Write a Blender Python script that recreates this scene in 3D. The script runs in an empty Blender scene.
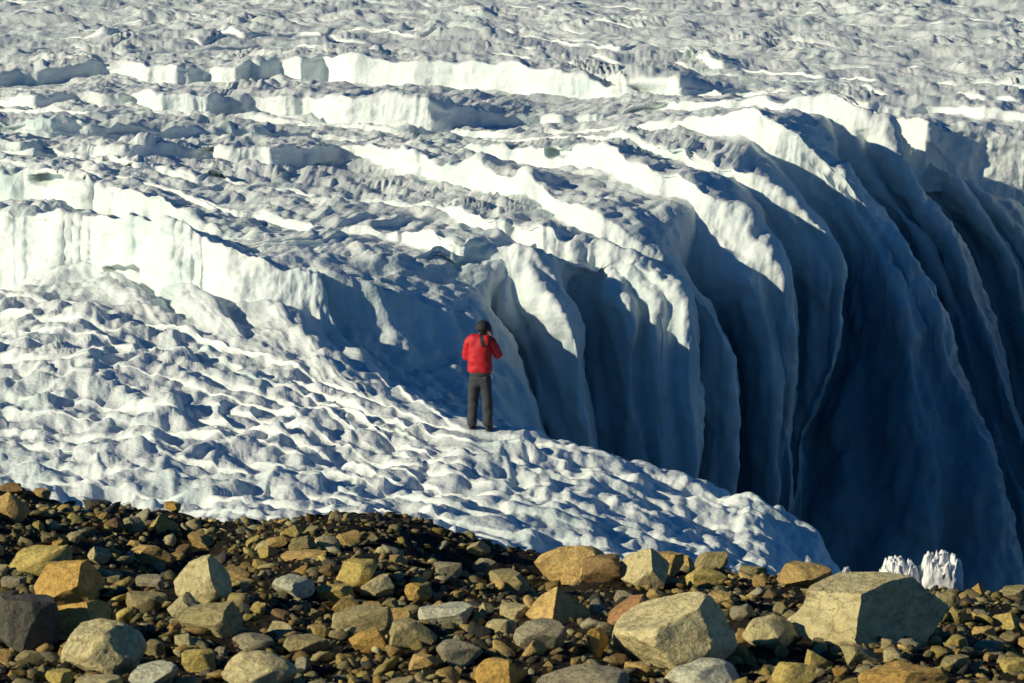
import bpy, bmesh, math, random
import numpy as np
from mathutils import Vector, Matrix, Euler

random.seed(11)
rng = np.random.default_rng(5)
scene = bpy.context.scene
COL = scene.collection
R = math.radians

# ------------------------------------------------------------------ camera
F = 4000.0                       # focal length in pixels of a 1024 px wide frame
CX, CY = 512.0, 341.5
PITCH = R(8.0)
cp, sp = math.cos(PITCH), math.sin(PITCH)

def ray(u, v):
    """slopes x/y and z/y of the sight line that meets the picture at u, v"""
    a = (CY - v) / F
    b = (u - CX) / F
    yy = cp + sp * a
    return b / yy, (-sp + cp * a) / yy

def P(u, v, D):
    a, b = ray(u, v)
    return a * D, D + 0 * a, b * D

def project(x, y, z):
    fy = y * cp - z * sp
    up = y * sp + z * cp
    return CX + F * x / fy, CY - F * up / fy

cam_d = bpy.data.cameras.new("camera")
cam = bpy.data.objects.new("camera", cam_d)
COL.objects.link(cam)
cam.location = (0, 0, 0)
cam.rotation_euler = (R(90) - PITCH, 0, 0)
cam_d.sensor_width = 36.0
cam_d.lens = F * 36.0 / 1024.0
cam_d.clip_start = 1.0
cam_d.clip_end = 5000.0
cam_d.dof.use_dof = True
cam_d.dof.focus_distance = 60.0
cam_d.dof.aperture_fstop = 11.0
scene.camera = cam

# ------------------------------------------------------------------ light
SUN_AZ, SUN_EL = R(23), R(22.5)    # from the left, turned this much toward the viewer
sd = Vector((-math.cos(SUN_AZ) * math.cos(SUN_EL), -math.sin(SUN_AZ) * math.cos(SUN_EL), math.sin(SUN_EL)))
sun_d = bpy.data.lights.new("sun", 'SUN')
sun_d.energy = 4.35
sun_d.angle = R(0.5)
sun_d.color = (1.0, 0.90, 0.66)
sun = bpy.data.objects.new("sun", sun_d)
COL.objects.link(sun)
sun.rotation_euler = sd.to_track_quat('Z', 'Y').to_euler()
sun.location = (-30, 20, 30)
w = bpy.data.worlds.new("World")
scene.world = w
w.use_nodes = True
nt = w.node_tree
bg = nt.nodes['Background']
sky = nt.nodes.new('ShaderNodeTexSky')
sky.sky_type = 'NISHITA'
sky.sun_disc = False
sky.sun_elevation = SUN_EL
sky.sun_rotation = math.atan2(sd.x, sd.y)
sky.air_density = 1.0
sky.altitude = 3500
sky.dust_density = 0.0
sky.ozone_density = 5.0
hs = nt.nodes.new('ShaderNodeHueSaturation')
hs.inputs['Saturation'].default_value = 1.2
nt.links.new(sky.outputs[0], hs.inputs['Color'])
nt.links.new(hs.outputs[0], bg.inputs[0])
bg.inputs[1].default_value = 0.066
scene.view_settings.view_transform = 'Standard'
scene.view_settings.look = 'None'
scene.view_settings.exposure = 0
scene.view_settings.gamma = 1

# ------------------------------------------------------------------ noise
_perm = np.random.default_rng(3).permutation(4096).astype(np.int64)
_g = np.random.default_rng(4).normal(size=(4096, 3))
_g /= np.linalg.norm(_g, axis=1)[:, None]

def perlin(x, y, z):
    x = np.asarray(x, float); y = np.asarray(y, float) + 0 * x; z = np.asarray(z, float) + 0 * x
    xi = np.floor(x).astype(np.int64); yi = np.floor(y).astype(np.int64); zi = np.floor(z).astype(np.int64)
    xf, yf, zf = x - xi, y - yi, z - zi
    fu = xf * xf * xf * (xf * (xf * 6 - 15) + 10)
    fv = yf * yf * yf * (yf * (yf * 6 - 15) + 10)
    fw = zf * zf * zf * (zf * (zf * 6 - 15) + 10)
    out = 0
    for i in (0, 1):
        a = _perm[(xi + i) & 4095]
        wx = fu if i else 1 - fu
        for j in (0, 1):
            b = _perm[(a + yi + j) & 4095]
            wy = fv if j else 1 - fv
            for k in (0, 1):
                g = _g[_perm[(b + zi + k) & 4095]]
                wz = fw if k else 1 - fw
                out = out + wx * wy * wz * (g[..., 0] * (xf - i) + g[..., 1] * (yf - j) + g[..., 2] * (zf - k))
    return out * 1.6

def fbm(x, y, z, octaves=4, lac=2.03, gain=0.5):
    s = 0; a = 1.0; t = 0
    for i in range(octaves):
        s = s + a * perlin(x + 17.3 * i, y - 9.1 * i, z + 5.7 * i)
        t += a; a *= gain; x = x * lac; y = y * lac; z = z * lac
    return s / t

def sstep(a, b, x):
    t = np.clip((x - a) / (b - a), 0, 1)
    return t * t * (3 - 2 * t)

# ------------------------------------------------------------------ materials
def mat_new(name):
    m = bpy.data.materials.new(name)
    m.use_nodes = True
    n = m.node_tree
    return m, n, n.nodes['Principled BSDF']

def nnode(n, t, **kw):
    o = n.nodes.new(t)
    for k, v in kw.items():
        setattr(o, k, v)
    return o

def noise_tex(n, coord, scale, detail=5, rough=0.6):
    t = nnode(n, 'ShaderNodeTexNoise')
    t.inputs['Scale'].default_value = scale
    t.inputs['Detail'].default_value = detail
    t.inputs['Roughness'].default_value = rough
    n.links.new(coord, t.inputs['Vector'])
    return t.outputs['Fac']

def ramp(n, fac, stops):
    r = nnode(n, 'ShaderNodeValToRGB')
    while len(r.color_ramp.elements) > 1:
        r.color_ramp.elements.remove(r.color_ramp.elements[-1])
    for i, (p, c) in enumerate(stops):
        e = r.color_ramp.elements[0] if i == 0 else r.color_ramp.elements.new(p)
        e.position = p
        e.color = (*c, 1) if len(c) == 3 else c
    n.links.new(fac, r.inputs[0])
    return r.outputs[0]

def mixc(n, fac, a, b, mode='MIX'):
    m = nnode(n, 'ShaderNodeMix', data_type='RGBA', blend_type=mode)
    if isinstance(fac, (int, float)): m.inputs[0].default_value = fac
    else: n.links.new(fac, m.inputs[0])
    for i, s in ((6, a), (7, b)):
        if isinstance(s, tuple): m.inputs[i].default_value = (*s, 1)
        else: n.links.new(s, m.inputs[i])
    return m.outputs[2]

def bump(n, h, strength, dist, prev=None):
    b = nnode(n, 'ShaderNodeBump')
    b.inputs['Strength'].default_value = strength
    b.inputs['Distance'].default_value = dist
    n.links.new(h, b.inputs['Height'])
    if prev is not None: n.links.new(prev, b.inputs['Normal'])
    return b.outputs[0]

def glacier_material():
    m, n, bs = mat_new("glacier_ice")
    co = nnode(n, 'ShaderNodeTexCoord').outputs['Object']
    ice = nnode(n, 'ShaderNodeAttribute', attribute_name='ice').outputs['Fac']      # 1 on the bare blue wall
    flat = nnode(n, 'ShaderNodeAttribute', attribute_name='flatness').outputs['Fac']
    deep_ice_shade = nnode(n, 'ShaderNodeAttribute', attribute_name='deep_ice_shade').outputs['Fac']
    n1 = noise_tex(n, co, 0.9, 6, 0.6)
    n2 = noise_tex(n, co, 7.0, 6, 0.65)
    snow = ramp(n, n1, [(0.3, (0.70, 0.77, 0.77)), (0.5, (0.80, 0.86, 0.84)), (0.7, (0.85, 0.90, 0.87))])
    # grit and old grey crust on the flatter shelves
    gr = ramp(n, n2, [(0.42, (0, 0, 0)), (0.66, (1, 1, 1))])
    gm = nnode(n, 'ShaderNodeMath', operation='MULTIPLY')
    n.links.new(gr, gm.inputs[0]); n.links.new(flat, gm.inputs[1])
    gm2 = nnode(n, 'ShaderNodeMath', operation='MULTIPLY'); gm2.inputs[1].default_value = 0.10
    n.links.new(gm.outputs[0], gm2.inputs[0])
    snow = mixc(n, gm2.outputs[0], snow, (0.44, 0.44, 0.39))
    # glassy blue-green patches
    n3 = noise_tex(n, co, 0.55, 3, 0.5)
    tq = ramp(n, n3, [(0.55, (0, 0, 0)), (0.72, (0.6, 0.6, 0.6))])
    snow = mixc(n, tq, snow, (0.50, 0.66, 0.64))
    # wall ice with soft vertical streaks
    mp = nnode(n, 'ShaderNodeMapping'); mp.inputs['Scale'].default_value = (1.0, 1.0, 0.12)
    n.links.new(co, mp.inputs['Vector'])
    n4 = noise_tex(n, mp.outputs[0], 2.2, 5, 0.6)
    wall = ramp(n, n4, [(0.3, (0.42, 0.55, 0.58)), (0.52, (0.62, 0.73, 0.74)), (0.72, (0.78, 0.84, 0.82))])
    wall = mixc(n, deep_ice_shade, wall, (0.16, 0.30, 0.38))  # darker blue low on the wall, plus painted shade in grooves and hollows
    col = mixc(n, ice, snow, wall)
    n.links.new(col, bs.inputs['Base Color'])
    rr = ramp(n, ice, [(0, (0.75,) * 3), (1, (0.38,) * 3)])
    n.links.new(rr, bs.inputs['Roughness'])
    bs.inputs['IOR'].default_value = 1.31
    bs.inputs['Specular IOR Level'].default_value = 0.35
    sw = ramp(n, ice, [(0, (.12,) * 3), (1, (.35,) * 3)])
    n.links.new(sw, bs.inputs['Subsurface Weight'])
    bs.inputs['Subsurface Radius'].default_value = (0.35, 0.8, 1.0)
    bs.inputs['Subsurface Scale'].default_value = 0.10
    n5 = noise_tex(n, co, 16.0, 5, 0.7)
    n6 = noise_tex(n, co, 48.0, 3, 0.7)
    mg = nnode(n, 'ShaderNodeTexVoronoi', feature='F1'); mg.inputs['Scale'].default_value = 13.0
    n.links.new(co, mg.inputs['Vector'])
    b0 = bump(n, n6, 0.5, 0.015)
    b00 = bump(n, mg.outputs['Distance'], 0.5, -0.05, b0)
    for q_ in (b0.node, b00.node):
        iv = nnode(n, 'ShaderNodeMath', operation='MULTIPLY_ADD'); iv.inputs[1].default_value = -.16; iv.inputs[2].default_value = .2
        n.links.new(ice, iv.inputs[0]); n.links.new(iv.outputs[0], q_.inputs['Strength'])
    b1 = bump(n, n5, 0.5, 0.03, b00)
    # the smooth wall gets less of the granular relief
    inv = nnode(n, 'ShaderNodeMath', operation='SUBTRACT'); inv.inputs[0].default_value = 0.40
    ivm = nnode(n, 'ShaderNodeMath', operation='MULTIPLY'); ivm.inputs[1].default_value = .22
    n.links.new(ice, ivm.inputs[0])
    n.links.new(ivm.outputs[0], inv.inputs[1])
    n.links.new(inv.outputs[0], b1.node.inputs['Strength'])
    n.links.new(b1, bs.inputs['Normal'])
    return m

def rock_material():
    m, n, bs = mat_new("moraine_stone")
    co = nnode(n, 'ShaderNodeTexCoord').outputs['Object']
    oi = nnode(n, 'ShaderNodeObjectInfo')
    tint = oi.outputs['Color']
    va = nnode(n, 'ShaderNodeVectorMath', operation='ADD')
    rnd = nnode(n, 'ShaderNodeMath', operation='MULTIPLY'); rnd.inputs[1].default_value = 37.0
    n.links.new(oi.outputs['Random'], rnd.inputs[0])
    n.links.new(co, va.inputs[0]); n.links.new(rnd.outputs[0], va.inputs[1])
    v = va.outputs[0]
    n1 = noise_tex(n, v, 4.0, 5, 0.6)
    n2 = noise_tex(n, v, 30.0, 6, 0.7)
    k = ramp(n, n1, [(0.3, (0.66, 0.62, 0.58)), (0.55, (1, 1, 1)), (0.75, (1.18, 1.1, 0.95))])
    c = mixc(n, 1.0, tint, k, 'MULTIPLY')
    k2 = ramp(n, n2, [(0.3, (0.7, 0.7, 0.7)), (0.6, (1.08, 1.08, 1.08))])
    c = mixc(n, 0.8, c, k2, 'MULTIPLY')
    n3 = noise_tex(n, v, 2.1, 3, 0.5)
    st = ramp(n, n3, [(0.56, (0, 0, 0)), (0.66, (0.22, 0.22, 0.22))])
    c = mixc(n, st, c, (0.19, 0.10, 0.04))
    vo = nnode(n, 'ShaderNodeTexVoronoi', feature='DISTANCE_TO_EDGE'); vo.inputs['Scale'].default_value = 1.2
    wv = nnode(n, 'ShaderNodeVectorMath', operation='ADD')
    nz = nnode(n, 'ShaderNodeTexNoise'); nz.inputs['Scale'].default_value = 3.0; nz.inputs['Detail'].default_value = 4
    n.links.new(v, nz.inputs['Vector']); n.links.new(v, wv.inputs[0]); n.links.new(nz.outputs['Color'], wv.inputs[1])
    n.links.new(wv.outputs[0], vo.inputs['Vector'])
    ck = ramp(n, vo.outputs['Distance'], [(0.0, (0, 0, 0)), (0.022, (1, 1, 1))])
    c = mixc(n, 0.3, c, ck, 'MULTIPLY')
    lf = noise_tex(n, v, 11.0, 4, 0.7)
    lm = ramp(n, lf, [(0.58, (0, 0, 0)), (0.68, (.6, .6, .6))])
    c = mixc(n, lm, c, (0.12, 0.115, 0.09))
    n.links.new(c, bs.inputs['Base Color'])
    bs.inputs['Roughness'].default_value = 0.85
    bs.inputs['Specular IOR Level'].default_value = 0.25
    b = bump(n, n2, 0.7, 0.012)
    b = bump(n, n1, 0.6, 0.08, b)
    b = bump(n, ck, 0.5, 0.03, b)
    n.links.new(b, bs.inputs['Normal'])
    return m

def gravel_material(name, attr=True):
    m, n, bs = mat_new(name)
    co = nnode(n, 'ShaderNodeTexCoord').outputs['Object']
    n1 = noise_tex(n, co, 22.0, 5, 0.7)
    if attr:
        c = nnode(n, 'ShaderNodeAttribute', attribute_name='tint').outputs['Color']
        k = ramp(n, n1, [(0.3, (0.6, 0.6, 0.6)), (0.65, (1.1, 1.1, 1.1))])
        c = mixc(n, 1.0, c, k, 'MULTIPLY')
    else:
        c = ramp(n, n1, [(0.35, (0.009, 0.008, 0.006)), (0.55, (0.022, 0.018, 0.012)), (0.72, (0.055, 0.045, 0.026))])
    n.links.new(c, bs.inputs['Base Color'])
    bs.inputs['Roughness'].default_value = 0.9
    bs.inputs['Specular IOR Level'].default_value = 0.2
    n.links.new(bump(n, n1, 0.9, 0.02), bs.inputs['Normal'])
    return m

def plain_material(name, col, rough=0.8, bscale=40.0, bstr=0.25, dark=0.75):
    m, n, bs = mat_new(name)
    co = nnode(n, 'ShaderNodeTexCoord').outputs['Object']
    n1 = noise_tex(n, co, bscale, 4, 0.6)
    n2 = noise_tex(n, co, 6.0, 4, 0.6)
    k = ramp(n, n2, [(0.3, (dark,) * 3), (0.65, (1.0,) * 3)])
    n.links.new(mixc(n, 1.0, tuple(col), k, 'MULTIPLY'), bs.inputs['Base Color'])
    bs.inputs['Roughness'].default_value = rough
    n.links.new(bump(n, n1, bstr, 0.01), bs.inputs['Normal'])
    return m

M_ICE = glacier_material()
M_ROCK = rock_material()
M_GRAVEL = gravel_material("small_gravel")
M_SILT = gravel_material("dark_silt", False)

def grid_mesh(name, X, Y, Z, mat, attrs=None):
    nr, nc = X.shape
    co = np.stack([X, Y, Z], -1).reshape(-1, 3).astype(np.float32)
    i = np.arange(nr * nc).reshape(nr, nc)
    q = np.stack([i[:-1, :-1], i[:-1, 1:], i[1:, 1:], i[1:, :-1]], -1).reshape(-1, 4).astype(np.int32)
    me = bpy.data.meshes.new(name)
    me.vertices.add(len(co)); me.vertices.foreach_set('co', co.ravel())
    me.loops.add(q.size); me.loops.foreach_set('vertex_index', q.ravel())
    me.polygons.add(len(q))
    me.polygons.foreach_set('loop_start', np.arange(0, q.size, 4, dtype=np.int32))
    me.polygons.foreach_set('loop_total', np.full(len(q), 4, dtype=np.int32))
    me.polygons.foreach_set('use_smooth', np.ones(len(q), dtype=bool))
    me.update(calc_edges=True)
    for k, v in (attrs or {}).items():
        a = me.attributes.new(k, 'FLOAT', 'POINT')
        a.data.foreach_set('value', v.reshape(-1).astype(np.float32))
    me.materials.append(mat)
    o = bpy.data.objects.new(name, me)
    COL.objects.link(o)
    return o

def gsm(a, sig, axis):
    r = int(3 * sig) + 1
    k = np.exp(-0.5 * (np.arange(-r, r + 1) / sig) ** 2); k /= k.sum()
    pad = [(0, 0)] * a.ndim; pad[axis] = (r, r)
    b = np.pad(a, pad, mode='edge')
    out = 0
    for j, kk in enumerate(k):
        sl = [slice(None)] * a.ndim
        sl[axis] = slice(j, j + a.shape[axis])
        out = out + kk * b[tuple(sl)]
    return out

# ------------------------------------------------------------------ glacier
# Every ice ridge is a crest that runs in from the left, rounds a lip and turns down into the pit as a
# flute of the wall.  Crest: run-in points (picture u, v), face height below the crest (pairs u, h),
# distance of the lip, wall points below the lip (u, v, distance change).
NT, NW = 1050, 520
PLZ = -9.4

def plane_d(v, u=None, z=PLZ):
    D = (z - .022 * 70) / (ray(CX, v)[1] - .022)
    if u is not None:
        for _ in range(3):
            xx = ray(u, v)[0] * D
            zz = z + 0.085 * np.clip(1.5 - xx, 0, 12) * (1 - sstep(88, 112, D))
            D = (zz - .022 * 70) / (ray(CX, v)[1] - .022)
    return D

def resamp(pts, n, sm=0):
    p = np.array(pts, float)
    d = np.r_[0, np.cumsum(np.hypot(np.diff(p[:, 0]), np.diff(p[:, 1])))]
    s = np.linspace(0, d[-1], n)
    q = np.stack([np.interp(s, d, p[:, k]) for k in range(p.shape[1])], -1)
    return q

K = []
def ridge(top, face, dlip, wall, hide=(-6, 0), rough=1.0, fz=None, topd=None):
    K.append(dict(top=top, face=face, dlip=dlip, wall=wall, hide=hide, rough=rough, topd=topd))

ridge([(-170, 208), (0, 212), (88, 217), (164, 218), (190, 224), (207, 240), (252, 254), (287, 268), (322, 276)],
      [(0, 74), (100, 68), (145, 70), (210, 66), (260, 64), (322, 56)], 72.0,
      [(323, 285, 0), (327, 325, -.1), (340, 345, -.3), (390, 380, -.9), (440, 412, -1.4), (475, 440, -1.6), (560, 500, -1.6), (650, 600, -1.6), (700, 700, -1.6)],
      hide=(0, 10), topd=[(-170, 79.5), (0, 77.5), (160, 75.2), (260, 73.2), (322, 72.0)])
ridge([(-170, 168), (0, 172), (60, 171), (105, 188), (155, 198), (185, 216), (215, 228), (255, 232), (310, 238), (360, 247), (405, 261), (450, 285), (485, 304), (503, 322)],
      [(0, 38), (150, 34), (200, 20), (260, 22), (350, 60), (500, 60)], 74.1,
      [(513, 338, 0), (528, 368, -.1), (539, 400, -.2), (544, 430, -.2), (546, 470, -.2), (547, 720, -.2)], hide=(0, -4), topd=[(-170, 86.5), (0, 83), (155, 79.2), (222, 76.2), (300, 75.2), (400, 74.5), (503, 74.1)])
ridge([(-170, 156), (0, 162), (110, 176), (170, 190), (230, 208), (300, 222), (350, 226), (400, 229), (450, 240), (500, 242), (535, 256), (560, 284), (574, 305)],
      [(0, 3), (200, 8), (350, 10), (450, 18), (520, 20)], 75.0,
      [(582, 330, 0), (588, 360, 0), (590, 420, 0), (592, 720, 0)])
ridge([(-170, 146), (0, 150), (120, 160), (200, 178), (300, 193), (400, 205), (480, 211), (530, 221), (560, 238), (615, 246), (660, 261), (680, 278), (688, 292)],
      [(0, 6), (200, 10), (300, 9), (440, 6), (500, 26), (545, 30), (560, 30), (610, 34), (680, 36)], 76.4,
      [(692, 315, 0), (695, 350, 0), (696, 420, 0), (697, 720, 0)])
ridge([(-170, 139), (0, 142), (200, 150), (300, 143), (367, 147), (425, 158), (461, 166), (508, 171), (540, 181), (558, 198), (580, 203), (617, 222), (643, 246), (675, 266), (700, 292)],
      [(0, 12), (200, 22), (300, 28), (370, 22), (450, 26), (530, 30), (600, 22), (650, 12)], 78.0,
      [(720, 320, 0), (732, 355, 0), (736, 400, 0), (737, 470, 0), (738, 720, 0)])
ridge([(-170, 128), (0, 131), (150, 136), (300, 138), (420, 146), (500, 152), (560, 146), (596, 144), (626, 155), (662, 172), (684, 175), (712, 196), (735, 211), (756, 217), (775, 236), (785, 258)],
      [(0, 6), (150, 4), (300, 2), (480, 6), (590, 34), (640, 30), (700, 24), (760, 14)], 80.2,
      [(791, 290, 0), (795, 315, 0), (791, 350, 0), (788, 420, 0), (786, 500, 0), (785, 720, 0)])
ridge([(-170, 117), (0, 119), (117, 122), (234, 129), (312, 137), (400, 141), (500, 141), (570, 137), (620, 133), (665, 143), (700, 155), (735, 168), (762, 178), (791, 197), (812, 214), (832, 238)],
      [(0, 20), (120, 24), (234, 26), (312, 5), (500, 4), (620, 8), (700, 14), (760, 10)], 83.0,
      [(842, 258, 0), (844, 280, 0), (840, 320, 0), (826, 375, 0), (802, 440, .2), (794, 520, .2), (790, 720, .2)])
ridge([(-170, 107), (0, 109), (150, 113), (300, 122), (400, 131), (500, 134), (580, 129), (640, 124), (690, 121), (724, 115), (753, 109), (780, 117), (803, 133), (825, 151), (845, 163), (857, 181)],
      [(0, 4), (300, 4), (500, 8), (640, 6), (700, 18), (750, 36), (790, 34), (850, 24)], 88.0,
      [(870, 200, 0), (887, 222, 0), (905, 246, -.1), (924, 278, -.3), (940, 315, -.5), (955, 352, -.8), (976, 410, -1.2), (998, 480, -1.8), (1022, 560, -2.4), (1060, 720, -3.4)])
ridge([(-170, 92), (0, 95), (200, 95), (350, 94), (420, 101), (460, 108), (500, 117), (560, 119), (620, 112), (700, 103), (760, 98), (800, 100), (841, 95), (852, 104), (872, 113), (895, 117), (898, 150), (912, 178)],
      [(0, 12), (120, 24), (200, 26), (350, 34), (460, 28), (540, 10), (700, 8), (800, 16), (840, 34), (895, 42)], 94.5,
      [(925, 200, 0), (945, 226, -.1), (966, 262, -.3), (986, 310, -.6), (1006, 372, -1.2), (1032, 450, -1.9), (1080, 560, -2.6), (1150, 720, -3.6)])
ridge([(-170, 86), (0, 89), (200, 88), (350, 84), (470, 90), (560, 96), (640, 98), (720, 94), (800, 93), (860, 105), (885, 135), (900, 165), (917, 190), (944, 191), (973, 195), (1005, 209), (1026, 216)],
      [(0, 3), (600, 3), (880, 6), (930, 20), (970, 26), (1024, 36)], 98.5,
      [(1050, 250, 0), (1075, 300, -.4), (1100, 380, -1), (1140, 480, -1.6), (1220, 720, -3)])
ridge([(-170, 72), (0, 73), (100, 66), (190, 66), (240, 70), (262, 62), (320, 56), (410, 64), (512, 63), (545, 74), (590, 78), (606, 88), (640, 92), (680, 91), (740, 93), (800, 92), (860, 108), (897, 122), (930, 119), (960, 127), (990, 131), (1030, 135)],
      [(0, 18), (100, 14), (190, 18), (250, 12), (300, 30), (400, 32), (500, 40), (560, 52), (606, 44), (640, 32), (750, 5), (880, 8), (920, 26), (960, 58), (1024, 64)], None,
      [(1070, 142, 0), (1110, 160, 0), (1200, 190, 0), (1300, 260, 0)])
ridge([(-170, 60), (0, 61), (100, 57), (200, 54), (300, 48), (400, 56), (500, 56), (560, 64), (608, 79), (628, 79), (660, 74), (690, 80), (740, 90), (756, 90), (800, 90), (850, 100), (900, 104), (960, 106), (1030, 112)],
      [(0, 4), (400, 3), (560, 3), (610, 12), (628, 44), (675, 46), (700, 20), (750, 16), (850, 18), (900, 16), (960, 12), (1030, 10)], None,
      [(1070, 115, 0), (1120, 120, 0), (1200, 130, 0), (1300, 150, 0)])
ridge([(-170, 51), (0, 52), (100, 48), (200, 42), (300, 40), (400, 46), (500, 48), (570, 54), (640, 63), (700, 74), (760, 82), (830, 86), (900, 95), (1030, 101)],
      [(0, 5), (200, 5), (400, 6), (640, 8), (760, 6), (850, 6), (1030, 6)], None,
      [(1070, 104, 0), (1120, 108, 0), (1200, 112, 0), (1300, 120, 0)])
ridge([(-170, 42), (0, 41), (100, 38), (200, 33), (300, 30), (400, 36), (500, 37), (560, 41), (620, 46), (680, 50), (740, 68), (800, 76), (900, 84), (1030, 90)],
      [(0, 5), (200, 6), (340, 8), (400, 5), (600, 5), (640, 12), (700, 14), (760, 5), (1030, 5)], None,
      [(1070, 92, 0), (1120, 95, 0), (1200, 100, 0), (1300, 105, 0)])
vv = [33, 25, 18, 11, 5, -1, -8, -18, -32, -46, -58]
for j, v0 in enumerate(vv):
    q = 1 - j / len(vv)
    pts = [(-170 + i * 100 + random.uniform(-30, 30), v0 + [0, -1, -2, 0, 0, 1, 3, 8, 17, 26, 33, 40, 42][min(i, 12)] * q + random.uniform(-1.6, 1.6)) for i in range(13)]
    ridge(pts, [(-170 + i * 90, random.choice([.2, .3, 1, 2]) * (0.5 + 0.5 * q)) for i in range(14)], None,
          [(1070, pts[-1][1] + 1, 0), (1150, pts[-1][1] + 3, 0), (1300, pts[-1][1] + 5, 0)])

NC = NT + NW
colidx = np.arange(NC)
tt = np.where(colidx < NT, colidx / NT, 1.0)            # 0..1 on the run-in
wallt = np.clip((colidx - NT) / NW, 0, 1)               # 0..1 down the wall
lines = []

def crest_noise(k, u, amp, soft=False):
    u = np.asarray(u)
    a = perlin(u / 30.0, k * 7.7, 0.3) * 2.0 + perlin(u / 11.0, k * 3.1, 5.3) * 1.7
    if soft: return -a * amp * 1.5
    s = 1 - np.abs(perlin(u / 9.0, k * 5.1, 9.3))
    return -(a + (s - 0.75) * 2.6) * amp

# the snow field in front (person stands on its far edge), seen from its foot behind the moraine upward
KTOP = [(-170, 300), (0, 296), (90, 303), (180, 326), (250, 349), (320, 376), (380, 402), (430, 424)]
KWALL = [(480, 430), (545, 441), (600, 454), (640, 466), (710, 490), (770, 508), (812, 540), (834, 572), (850, 620), (860, 700)]
KD = [(-170, 73.5), (0, 73), (180, 70), (320, 66.5), (430, 63), (480, 62.5), (640, 62), (770, 61.5), (850, 61), (870, 60.5)]
BTOP = [(-170, 570), (0, 565), (100, 565), (200, 570), (300, 575), (400, 585), (480, 600)]
BWALL = [(540, 618), (640, 660), (740, 722), (800, 775), (860, 850)]
ktop = np.vstack([resamp(KTOP, NT), resamp(KWALL, NW)])
kbot = np.vstack([resamp(BTOP, NT), resamp(BWALL, NW)])
kd = np.interp(ktop[:, 0], [a for a, b in KD], [b for a, b in KD])
ktop[:, 0] = gsm(ktop[:, 0], 8, 0); ktop[:, 1] = gsm(ktop[:, 1], 8, 0)
snow_lines = []
NS = 15
fr = [0, .09, .17, .245, .315, .385, .45, .515, .58, .64, .70, .76, .82, .875, .93, 1.0]
for j, f in enumerate(fr):
    u = kbot[:, 0] * (1 - f) + ktop[:, 0] * f
    wob = 0 if j in (0,) else (perlin(u / 110.0, j * 9.3, 2.2) * 11 + perlin(u / 34.0, j * 4.3, 2.2) * 4)
    gapv = (fr[j] - fr[j - 1]) * (kbot[:, 1] - ktop[:, 1]) if j else 20 + 0 * u
    wob = wob * np.clip(gapv / 22.0, .15, 1)
    edge = 0.25 if j == len(fr) - 1 else 1.0
    v = kbot[:, 1] * (1 - f) + ktop[:, 1] * f + wob * edge
    D = 50 * (1 - f) + kd * f
    hh = np.clip(8.0 + 14 * perlin(u / 85.0, j * 3.7, 8.8) + 5 * perlin(u / 22.0, j * 2.7, 1.8), 0.5, 18)
    hh = np.minimum(hh, .62 * gapv)
    snow_lines.append((u, v, D, hh))

def uvD(u, v, D):
    a, b = ray(u, v)
    return np.stack([a * D, D, b * D], -1)

rows = []      # list of (u, v, D, roughness, ice) polylines with number of steps to reach the next
def add_row(u, v, D, steps, tag):
    rows.append((u, v, D, steps, tag))

for j, (u, v, D, hh) in enumerate(snow_lines):
    if j == 0:
        add_row(u, v, D, 6, 's'); continue
    cn = crest_noise(j + 40, u, 0.5, True)
    hm = hh * D / F
    # foot then crest
    add_row(u, v + hh + cn * .3, D - hm * 0.9, 12, 's')
    add_row(u, v + cn * (0.6 if j < len(snow_lines) - 1 else 1.0), D, 11, 's')

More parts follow.
